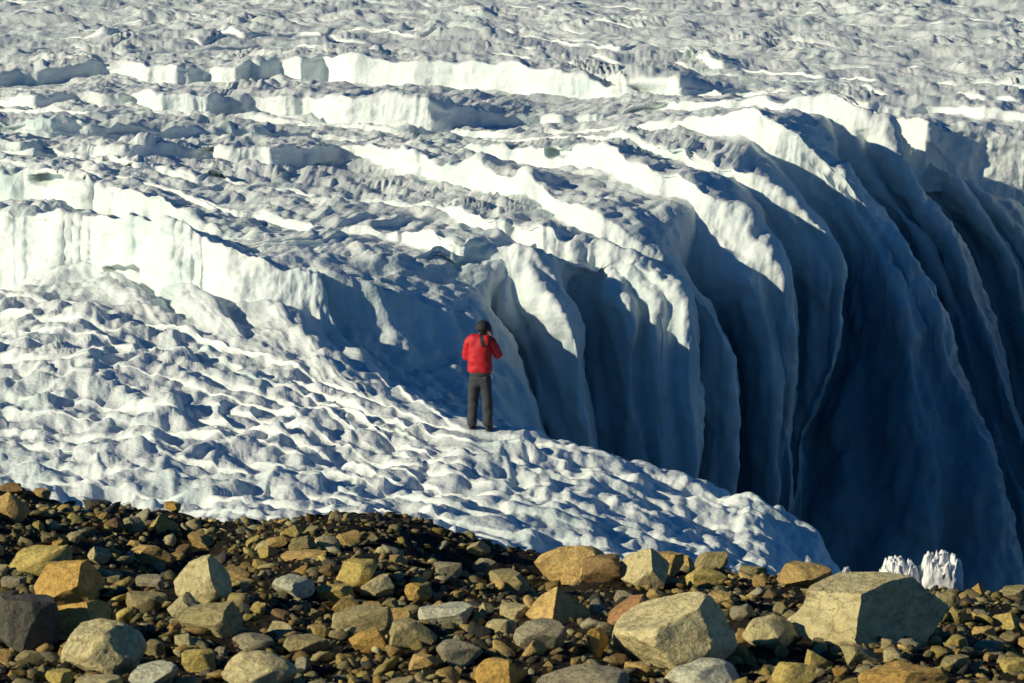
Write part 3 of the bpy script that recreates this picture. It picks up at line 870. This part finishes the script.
# smaller individual stones between them
shapes = [rock_mesh("stone_shape", 900 + i, sub=3, rough=0.05, **FORM[f]) for i, f in enumerate(['block', 'slab', 'wedge', 'block', 'round', 'slab', 'block', 'wedge', 'pyramid', 'block', 'slab', 'round'])]
def edge_v(u):
    return float(np.interp(u, [a for a, b in EDGE], [b for a, b in EDGE]))
SHORT = {}
small = []
tries = 0
r2 = random.Random(77)
while len(small) < 212 and tries < 20000:
    tries += 1
    u = r2.uniform(-10, 1034); v = r2.uniform(0, 1) ** 0.8
    ev = edge_v(u)
    v = ev + 3 + (690 - ev) * v
    s = 11 + 22 * r2.random() ** 1.7
    if 400 < u < 545 and v < 562 and r2.random() < .8: continue
    ok = True
    for (a, b, c, d, *_r) in placed + small:
        if abs(u - a) < (c + s) * 0.40 and abs(v - b) < (d + s * .6) * 0.36:
            ok = False; break
    if not ok: continue
    small.append((u, v, s, s * 0.62, r2.choice(['tan', 'tan', 'tan', 'yellow', 'yellow', 'olive', 'olive', 'pale', 'pale', 'orange', 'brown', 'grey'])))
for (u, v, s, h_, c) in small:
    gx_, gy_, gz_ = hit_ground(u, v + h_ * 0.4)
    px = gy_ / F
    o = bpy.data.objects.new('stone', r2.choice(shapes)); COL.objects.link(o)
    W = s * px * .55
    o.location = (gx_, gy_, gz_ + W * 0.28)
    o.scale = (W, W * r2.uniform(.7, 1.1), W * r2.uniform(.5, .9))
    o.rotation_euler = (R(r2.uniform(-20, 20)), R(r2.uniform(-25, 25)), R(r2.uniform(0, 360)))
    base = COLS[c]; k_ = r2.uniform(0.75, 1.05)
    o.color = (base[0] * k_, base[1] * k_, base[2] * k_, 1)
    best = min(placed, key=lambda q: math.hypot((u - q[0]) , (v - q[1]) * 1.4) - 0.3 * q[2])
    dx, dy = u - best[0], v - best[1]
    if abs(dx) > abs(dy) * 2.2: rel = 'right of' if dx > 0 else 'left of'
    elif abs(dy) > abs(dx) * 2.2: rel = 'in front of' if dy > 0 else 'behind'
    else: rel = ('in front and right of' if dx > 0 else 'in front and left of') if dy > 0 else ('behind and right of' if dx > 0 else 'behind and left of')
    core = ' '.join(best[4].split()[:7])
    for stop in (' with a', ' at the', ' on the', ' in the', ' leaning', ' standing', ' cut', ' below', ' above', ' left of', ' right of', ' lying', ' against', ' beside', ' near', ' under', ' touching', ' between', ' behind', ' before', ' like', ' on its', ' with'):
        if stop in core: core = core.split(stop)[0]
    o['_k'] = 1
    del o['_k']
    size = 'tiny' if s < 14 else ('small' if s < 21 else 'middling')
    lab = '%s %s stone %s the %s' % (size, CN[c], rel, ' '.join(core.split()[:6]))
    SHORT.setdefault(lab, []).append((u, v, o))
for lab, lst in SHORT.items():
    if len(lst) == 1:
        lst[0][2]['label'] = lab
    else:
        lst.sort(key=lambda q: q[0])
        ords = ['leftmost', 'second from left', 'third from left', 'fourth from left', 'fifth from left', 'sixth from left']
        for i, q in enumerate(lst):
            nm = 'leftmost' if i == 0 else ('rightmost' if i == len(lst) - 1 else ords[min(i, 5)])
            q[2]['label'] = lab + ', ' + nm
    for q in lst:
        q[2]['category'] = 'stone'; q[2]['group'] = 'small stones of the moraine'

# gravel nobody could count: one object of many tiny faceted stones
def gravel(n, n2):
    r3 = np.random.default_rng(21)
    protos = []
    for q in range(10):
        m_ = rock_mesh("pebble_shape", 500 + q, sub=1 if q < 5 else 2, rough=.05, cuts=6 if q < 5 else 9, roundness=.15)
        v_ = np.array([a_.co[:] for a_ in m_.vertices]); f_ = np.array([list(a_.vertices) for a_ in m_.polygons])
        protos.append((v_, f_)); bpy.data.meshes.remove(m_)
    pal = np.array([COLS[k_] for k_ in ('tan', 'yellow', 'olive', 'grey', 'dark', 'olive', 'tan', 'olive', 'pale')])
    COs, FCs, CAs = [], [], []; base_i = 0
    def add(proto, n, lo, hi, pw, dlo, dhi):
        nonlocal base_i
        bv, bf = proto
        px = r3.uniform(-6.2, 6.2, n); py = 26 + (37.4 - 26) * r3.uniform(0, 1, n)
        clus = fbm(px * 1.2, py * 1.2, 8.8, 3)
        keep = r3.uniform(0, 1, n) < np.clip(0.6 + clus * 1.3, 0.12, 1)
        px, py = px[keep], py[keep]; n = len(px)
        size = lo + (hi - lo) * r3.uniform(0, 1, n) ** pw
        pz = ground(px, py) + fbm(px * 9, py * 9, 1.1, 4, gain=0.6) * 0.035 + np.clip(fbm(px * 3, py * 3, 5.1, 3), -1, 1) * 0.05
        V = bv[None] * (1 + r3.uniform(-.12, .12, (n, len(bv), 1)))
        sc = np.stack([size * r3.uniform(.9, 1.5, n), size * r3.uniform(.7, 1.1, n), size * r3.uniform(.35, .8, n)], -1)
        V = V * sc[:, None]
        tl = r3.uniform(-.5, .5, (n, 1)); tl2 = r3.uniform(-.5, .5, (n, 1)); ang = r3.uniform(0, 6.28, n)
        Zl = V[..., 2] + V[..., 0] * tl + V[..., 1] * tl2
        c_, s_ = np.cos(ang)[:, None], np.sin(ang)[:, None]
        X = V[..., 0] * c_ - V[..., 1] * s_ + px[:, None]
        Y = V[..., 0] * s_ + V[..., 1] * c_ + py[:, None]
        Z = Zl + (pz + size * .2)[:, None]
        COs.append(np.stack([X, Y, Z], -1).reshape(-1, 3))
        FCs.append((bf[None] + (np.arange(n) * len(bv))[:, None, None]).reshape(-1, 3) + base_i)
        base_i += n * len(bv)
        c = pal[r3.integers(0, len(pal), n)] * r3.uniform(dlo, dhi, (n, 1))
        CAs.append(np.concatenate([np.repeat(c, len(bv), 0), np.ones((n * len(bv), 1))], -1))
    for q in range(5): add(protos[q], n // 5, 0.008, 0.045, 2.6, .08, .5)
    for q in range(5, 10): add(protos[q], n2 // 5, 0.03, 0.085, 1.8, .18, .85)
    co = np.concatenate(COs).astype(np.float32); fc = np.concatenate(FCs).astype(np.int32); ca = np.concatenate(CAs).astype(np.float32)
    me = bpy.data.meshes.new("gravel")
    me.vertices.add(len(co)); me.vertices.foreach_set('co', co.ravel())
    me.loops.add(fc.size); me.loops.foreach_set('vertex_index', fc.ravel())
    me.polygons.add(len(fc))
    me.polygons.foreach_set('loop_start', np.arange(0, fc.size, 3, dtype=np.int32))
    me.polygons.foreach_set('loop_total', np.full(len(fc), 3, dtype=np.int32))
    me.update(calc_edges=True)
    at = me.attributes.new('tint', 'FLOAT_COLOR', 'POINT'); at.data.foreach_set('color', ca.ravel())
    me.materials.append(M_GRAVEL)
    o = bpy.data.objects.new("gravel", me); COL.objects.link(o)
    o['label'] = 'dark mixed gravel filling the gaps between the moraine rocks'
    o['category'] = 'gravel'; o['kind'] = 'stuff'
gravel(26000, 3600)

# ------------------------------------------------------------------ loose ice lumps behind the moraine crest
def ice_lump(name, label, u0, u1, vt, vb, seed, D=38.6, spikes=1.0):
    r_ = random.Random(seed)
    bm = bmesh.new(); bmesh.ops.create_icosphere(bm, subdivisions=6, radius=1.0)
    co = np.array([q.co[:] for q in bm.verts])
    sgn = np.sign(co); co = sgn * np.abs(co) ** 0.7          # boxier
    off = seed * 3.7
    n_ = fbm(co[:, 0] * 1.5 + off, co[:, 1] * 1.5, co[:, 2] * 1.5, 4) * .17
    fl = (1 - np.abs(perlin(co[:, 0] * 5 + off, co[:, 1] * 4, co[:, 2] * .5)) * 2) * .025
    co = co * (1 + n_ + fl)[:, None]
    topw = np.clip(co[:, 2], 0, 1)
    sp_ = np.clip(perlin(co[:, 0] * 3.2 + off, co[:, 1] * 2.2, 2.2) * 1.6 + .5, 0, 1)
    co[:, 2] += topw * (sp_ - .5) * .40 * spikes
    sp2 = np.clip(perlin(co[:, 0] * 10 + off, co[:, 1] * 6, 2.2) * 1.8 + .5, 0, 1)
    co[:, 2] += topw * (sp2 - .5) * .16 * spikes
    a0, _ = ray(u0, vt); a1, b1 = ray(u1, vt); _, bb = ray(u0, vb + 14)
    W = (a1 - a0) * D / 2; Hh = (b1 - bb) * D / 2
    co = (co - (co.min(0) + co.max(0)) / 2) / (co.max(0) - co.min(0)) * 2
    for q, c in zip(bm.verts, co): q.co = (c[0] * W, c[1] * W * .8, c[2] * Hh + Hh)
    me = bpy.data.meshes.new(name); bm.to_mesh(me); bm.free()
    me.polygons.foreach_set('use_smooth', np.ones(len(me.polygons), dtype=bool))
    me.materials.append(M_SNOWLUMP)
    o = bpy.data.objects.new(name, me); COL.objects.link(o)
    o.location = ((a0 + a1) / 2 * D, D, bb * D)
    o['label'] = label; o['category'] = 'ice block'; o['group'] = 'loose ice lumps behind the moraine crest'
    return o
M_SNOWLUMP = plain_material("white_ice", (0.84, 0.86, 0.85), 0.6, 30.0, 0.3, 0.9)
ice_lump("ice_block", "low jagged white ice lump just right of the split boulder top", 879, 921, 556, 583, 1, spikes=1.2)
ice_lump("ice_block", "tall bright white ice lump with a ragged top, the biggest one", 918, 964, 549, 592, 2)
ice_lump("ice_spike", "thin pointed white ice spike left of the split boulder", 804, 812, 555, 575, 3, spikes=3)
ice_lump("ice_block", "tiny white ice lump peeping over the split boulder's left end", 841, 852, 566, 580, 4, spikes=2)

# ------------------------------------------------------------------ person
M_RED = plain_material("red_jacket_cloth", (0.62, 0.012, 0.018), 0.6, 60.0, 0.3, 0.8)
def jacket_panel():
    n = M_RED.node_tree; bs = n.nodes['Principled BSDF']
    col = bs.inputs['Base Color'].links[0].from_socket
    sx = nnode(n, 'ShaderNodeSeparateXYZ'); tc = nnode(n, 'ShaderNodeTexCoord'); n.links.new(tc.outputs['Object'], sx.inputs[0])
    def mth(op, a, b):
        m_ = nnode(n, 'ShaderNodeMath', operation=op)
        for i, q in enumerate((a, b)):
            if isinstance(q, float): m_.inputs[i].default_value = q
            else: n.links.new(q, m_.inputs[i])
        return m_.outputs[0]
    edge_ = mth('MULTIPLY', mth('SUBTRACT', 1.56, sx.outputs[2]), 0.36)
    d = mth('SUBTRACT', sx.outputs[0], edge_)
    inside = mth('MULTIPLY', mth('GREATER_THAN', d, 0.0), mth('MULTIPLY', mth('LESS_THAN', d, 0.07), mth('GREATER_THAN', sx.outputs[2], 1.36)))
    n.links.new(mixc(n, inside, col, (0.015, 0.015, 0.018)), bs.inputs['Base Color'])
jacket_panel()
M_BLK = plain_material("black_cloth", (0.018, 0.018, 0.022), 0.7, 60.0, 0.3)
M_TRS = plain_material("charcoal_trouser_cloth", (0.05, 0.053, 0.06), 0.8, 50.0, 0.4)
M_BOOT = plain_material("boot_leather", (0.03, 0.025, 0.022), 0.6)
M_SKIN = plain_material("skin", (0.45, 0.25, 0.17), 0.55, 60, .1, .95)
M_HAT = plain_material("helmet_shell", (0.022, 0.023, 0.028), 0.75, 60, .2)
M_CAM = plain_material("camera_body", (0.015, 0.015, 0.015), 0.4, 60, .1)
M_EYE = plain_material("eye", (0.04, 0.03, 0.03), 0.2)

def skin_mesh(name, verts, edges, radii, mat, parent, root=0, sub=2, post=None):
    me = bpy.data.meshes.new(name)
    me.from_pydata([Vector(v_) for v_ in verts], edges, [])
    o = bpy.data.objects.new(name, me); COL.objects.link(o)
    m = o.modifiers.new('s', 'SKIN'); m.use_smooth_shade = True
    for i, rr in enumerate(radii):
        sv = me.skin_vertices[0].data[i]
        sv.radius = rr if isinstance(rr, tuple) else (rr, rr)
        sv.use_root = (i == root)
    ms = o.modifiers.new('d', 'SUBSURF'); ms.levels = sub; ms.render_levels = sub
    dg = bpy.context.evaluated_depsgraph_get(); dg.update()
    ev = o.evaluated_get(dg)
    me2 = bpy.data.meshes.new_from_object(ev)
    me2.name = name
    bpy.data.objects.remove(o, do_unlink=True)
    if post: post(me2)
    me2.polygons.foreach_set('use_smooth', np.ones(len(me2.polygons), dtype=bool))
    me2.materials.clear(); me2.materials.append(mat)
    o = bpy.data.objects.new(name, me2); COL.objects.link(o)
    o.parent = parent
    return o

def blob(name, c, r_, mat, parent, flat=None, sub=3, rot=None):
    bm = bmesh.new(); bmesh.ops.create_icosphere(bm, subdivisions=sub, radius=1.0)
    for q in bm.verts:
        p = q.co.copy()
        if flat: p = flat(p)
        q.co = Vector((p.x * r_[0], p.y * r_[1], p.z * r_[2]))
        if rot: q.co.rotate(rot)
        q.co += Vector(c)
    me = bpy.data.meshes.new(name); bm.to_mesh(me); bm.free()
    me.polygons.foreach_set('use_smooth', np.ones(len(me.polygons), dtype=bool))
    me.materials.append(mat)
    o = bpy.data.objects.new(name, me); COL.objects.link(o); o.parent = parent
    return o

def build_person():
    # local frame: +Y is the way the person faces (away from the viewer), X right, Z up, feet at z = 0
    foot = glacier_at(480, 430, 3) or Vector((P(480, 429, 62.5)))
    root = bpy.data.objects.new("person", None); COL.objects.link(root)
    a, b = ray(480, 429)
    D = foot.y + 0.12
    root.location = (a * D, D, b * D - 0.03)
    root.rotation_euler = (0, 0, R(-12))
    root['label'] = 'person in red jacket and dark helmet on the snow edge, hands raised'
    root['category'] = 'person'
    # body (one surface): legs, pelvis, trunk, neck, head core, arms up to the wrists
    V_ = [(0, 0, .93), (0, 0, 1.08), (0, .005, 1.25), (0, 0, 1.40), (.02, .01, 1.49), (.04, .02, 1.55), (.05, .045, 1.63), (.05, .04, 1.68),
          (-.09, 0, .88), (-.115, .015, .50), (-.125, -.01, .10), (-.13, .12, .045),
          (.09, 0, .88), (.115, .03, .50), (.12, .0, .10), (.15, .13, .045),
          (-.10, 0, 1.41), (-.185, 0, 1.39), (-.23, .06, 1.14), (-.09, .27, 1.42), (-.06, .27, 1.50),
          (.10, 0, 1.41), (.185, 0, 1.39), (.27, .10, 1.19), (.13, .27, 1.42), (.09, .27, 1.50)]
    E_ = [(0, 1), (1, 2), (2, 3), (3, 4), (4, 5), (5, 6), (6, 7), (0, 8), (8, 9), (9, 10), (10, 11), (0, 12), (12, 13), (13, 14), (14, 15),
          (3, 16), (16, 17), (17, 18), (18, 19), (19, 20), (3, 21), (21, 22), (22, 23), (23, 24), (24, 25)]
    Rr = [(.15, .11), (.13, .1), (.15, .11), (.12, .09), (.055, .055), (.06, .065), (.078, .095), (.07, .085),
          .085, .055, .04, .035, .085, .055, .04, .035,
          .07, .055, .045, .032, .028, .07, .055, .045, .032, .028]
    skin_mesh("body", V_, E_, Rr, M_SKIN, root)
    # jacket: thicker shell over trunk and arms, standing collar
    Vj = [(0, 0, .91), (0, 0, 1.00), (0, -.01, 1.20), (.01, -.02, 1.36), (.015, -.005, 1.47), (.03, .01, 1.54),
          (-.11, -.005, 1.46), (-.19, 0, 1.41), (-.235, .06, 1.12), (-.10, .25, 1.38),
          (.13, -.005, 1.46), (.205, 0, 1.415), (.29, .10, 1.17), (.14, .25, 1.40)]
    Ej = [(0, 1), (1, 2), (2, 3), (3, 4), (4, 5), (4, 6), (6, 7), (7, 8), (8, 9), (4, 10), (10, 11), (11, 12), (12, 13)]
    Rj = [(.222, .165), (.218, .162), (.215, .16), (.20, .15), (.14, .12), (.095, .1), .095, .085, .076, .05, .095, .085, .076, .05]
    def wrinkle(me):
        co = np.empty(len(me.vertices) * 3, np.float32); me.vertices.foreach_get('co', co); co = co.reshape(-1, 3)
        nn = fbm(co[:, 0] * 7, co[:, 1] * 7, co[:, 2] * 11, 3) * .022
        nr = np.empty(len(me.vertices) * 3, np.float32); me.vertices.foreach_get('normal', nr); nr = nr.reshape(-1, 3)
        co += nr * nn[:, None]
        me.vertices.foreach_set('co', co.ravel().astype(np.float32)); me.update()
    j = skin_mesh("jacket", Vj, Ej, Rj, M_RED, root, sub=3, post=wrinkle)
    hem = skin_mesh("jacket_hem", [(0, 0, .86), (0, 0, .93), (0, 0, 1.02)], [(0, 1), (1, 2)], [(.185, .142), (.190, .146), (.18, .14)], M_TRS, root, sub=3)
    Vt = [(0, 0, .95), (0, 0, .88), (-.085, 0, .78), (-.115, .015, .48), (-.125, -.01, .22), (-.13, -.01, .05), (.085, 0, .78), (.118, .03, .48), (.125, .0, .22), (.13, 0, .05)]
    Et = [(0, 1), (1, 2), (2, 3), (3, 4), (4, 5), (1, 6), (6, 7), (7, 8), (8, 9)]
    Rt = [(.165, .13), (.165, .135), .112, .092, .086, .092, .112, .092, .086, .092]
    skin_mesh("trousers", Vt, Et, Rt, M_TRS, root, sub=3, post=wrinkle)
    for s in (-1, 1):
        blob("boot", (s * .135, .06, .05), (.058, .15, .06), M_BOOT, root, flat=lambda p: Vector((p.x, p.y, max(p.z, -.75))))
    # head: face turned away, ears, nose, eyes; helmet with a short brim
    def head(p):
        q = p.copy()
        if q.z < 0: q.x *= 1 + .28 * q.z; q.y *= 1 + .06 * q.z
        if q.y < 0: q.y *= .95
        return q
    blob("head", (.05, .045, 1.635), (.078, .098, .115), M_SKIN, root, flat=head, sub=4)
    blob("nose", (.05, .148, 1.62), (.013, .02, .024), M_SKIN, root)
    blob("mouth", (.05, .132, 1.575), (.025, .008, .006), plain_material("lips", (.35, .12, .1)), root)
    for s in (-1, 1):
        blob("ear", (.05 + s * .08, .035, 1.625), (.011, .02, .032), M_SKIN, root)
        blob("eye", (.05 + s * .032, .128, 1.645), (.012, .008, .008), M_EYE, root)
    def shell(p):
        q = p.copy()
        if q.z < -.12: q.z = -.12 + (q.z + .12) * .25
        return q
    hl = blob("helmet", (.045, .025, 1.64), (.125, .145, .13), M_HAT, root, flat=shell, sub=4)
    blob("brim", (.05, .15, 1.665), (.075, .05, .010), M_HAT, hl)
    blob("hair", (.05, -.03, 1.60), (.07, .055, .06), plain_material("dark_hair", (.03, .02, .015)), root)
    # hands closed round the camera, five fingers each
    for s in (-1, 1):
        wx, wy, wz = (-.02 if s < 0 else .13), .265, 1.485
        vs = [(wx, wy, wz), (wx - s * .004, wy + .01, wz + .045), (wx - s * .01, wy + .015, wz + .085)]
        es = [(0, 1), (1, 2)]; rs = [(.022, .026), (.030, .02), (.034, .016)]
        for f_ in range(4):
            i0 = len(vs)
            oy = (f_ - 1.5) * .019
            ln = [.9, 1.05, 1.0, .8][f_]
            p0 = Vector((wx - s * .01, wy + .015 + oy, wz + .085))
            vs += [tuple(p0 + Vector((0, 0, .012))), tuple(p0 + Vector((-s * .012, .004, .035 * ln))), tuple(p0 + Vector((-s * .034, .008, .045 * ln))), tuple(p0 + Vector((-s * .050, .008, .036 * ln)))]
            es += [(2, i0), (i0, i0 + 1), (i0 + 1, i0 + 2), (i0 + 2, i0 + 3)]
            rs += [.010, .0095, .0088, .0078]
        i0 = len(vs)
        vs += [(wx - s * .02, wy - .018, wz + .04), (wx - s * .04, wy - .024, wz + .062), (wx - s * .052, wy - .02, wz + .078)]
        es += [(1, i0), (i0, i0 + 1), (i0 + 1, i0 + 2)]; rs += [.013, .011, .009]
        skin_mesh("hand", vs, es, rs, M_SKIN, root, root=1)
    # camera in the hands: a thing of its own
    camo = bpy.data.objects.new("hand_camera", None); COL.objects.link(camo)
    camo.location = root.location; camo.rotation_euler = root.rotation_euler
    camo['label'] = 'black camera held up to the eyes of the person in red'
    camo['category'] = 'camera'
    def box(name, c, d, parent, bev=.008):
        bm = bmesh.new(); bmesh.ops.create_cube(bm, size=1)
        for q in bm.verts: q.co = Vector((q.co.x * d[0] + c[0], q.co.y * d[1] + c[1], q.co.z * d[2] + c[2]))
        bmesh.ops.bevel(bm, geom=bm.edges[:], offset=bev, segments=3, affect='EDGES', profile=.5)
        me = bpy.data.meshes.new(name); bm.to_mesh(me); bm.free(); me.materials.append(M_CAM)
        o = bpy.data.objects.new(name, me); COL.objects.link(o); o.parent = parent
        return o
    cb = box("camera_body", (.055, .27, 1.60), (.14, .07, .09), camo)
    box("viewfinder_hump", (.055, .265, 1.655), (.05, .06, .03), camo, .006)
    bm = bmesh.new()
    bmesh.ops.create_cone(bm, cap_ends=True, segments=32, radius1=.038, radius2=.042, depth=.12, matrix=Matrix.Translation((.055, .36, 1.595)) @ Matrix.Rotation(R(-90), 4, 'X'))
    me = bpy.data.meshes.new("lens"); bm.to_mesh(me); bm.free(); me.materials.append(M_CAM)
    o = bpy.data.objects.new("lens", me); COL.objects.link(o); o.parent = camo
    return root
person = build_person()
print("person at", person.location[:], project(*person.location))
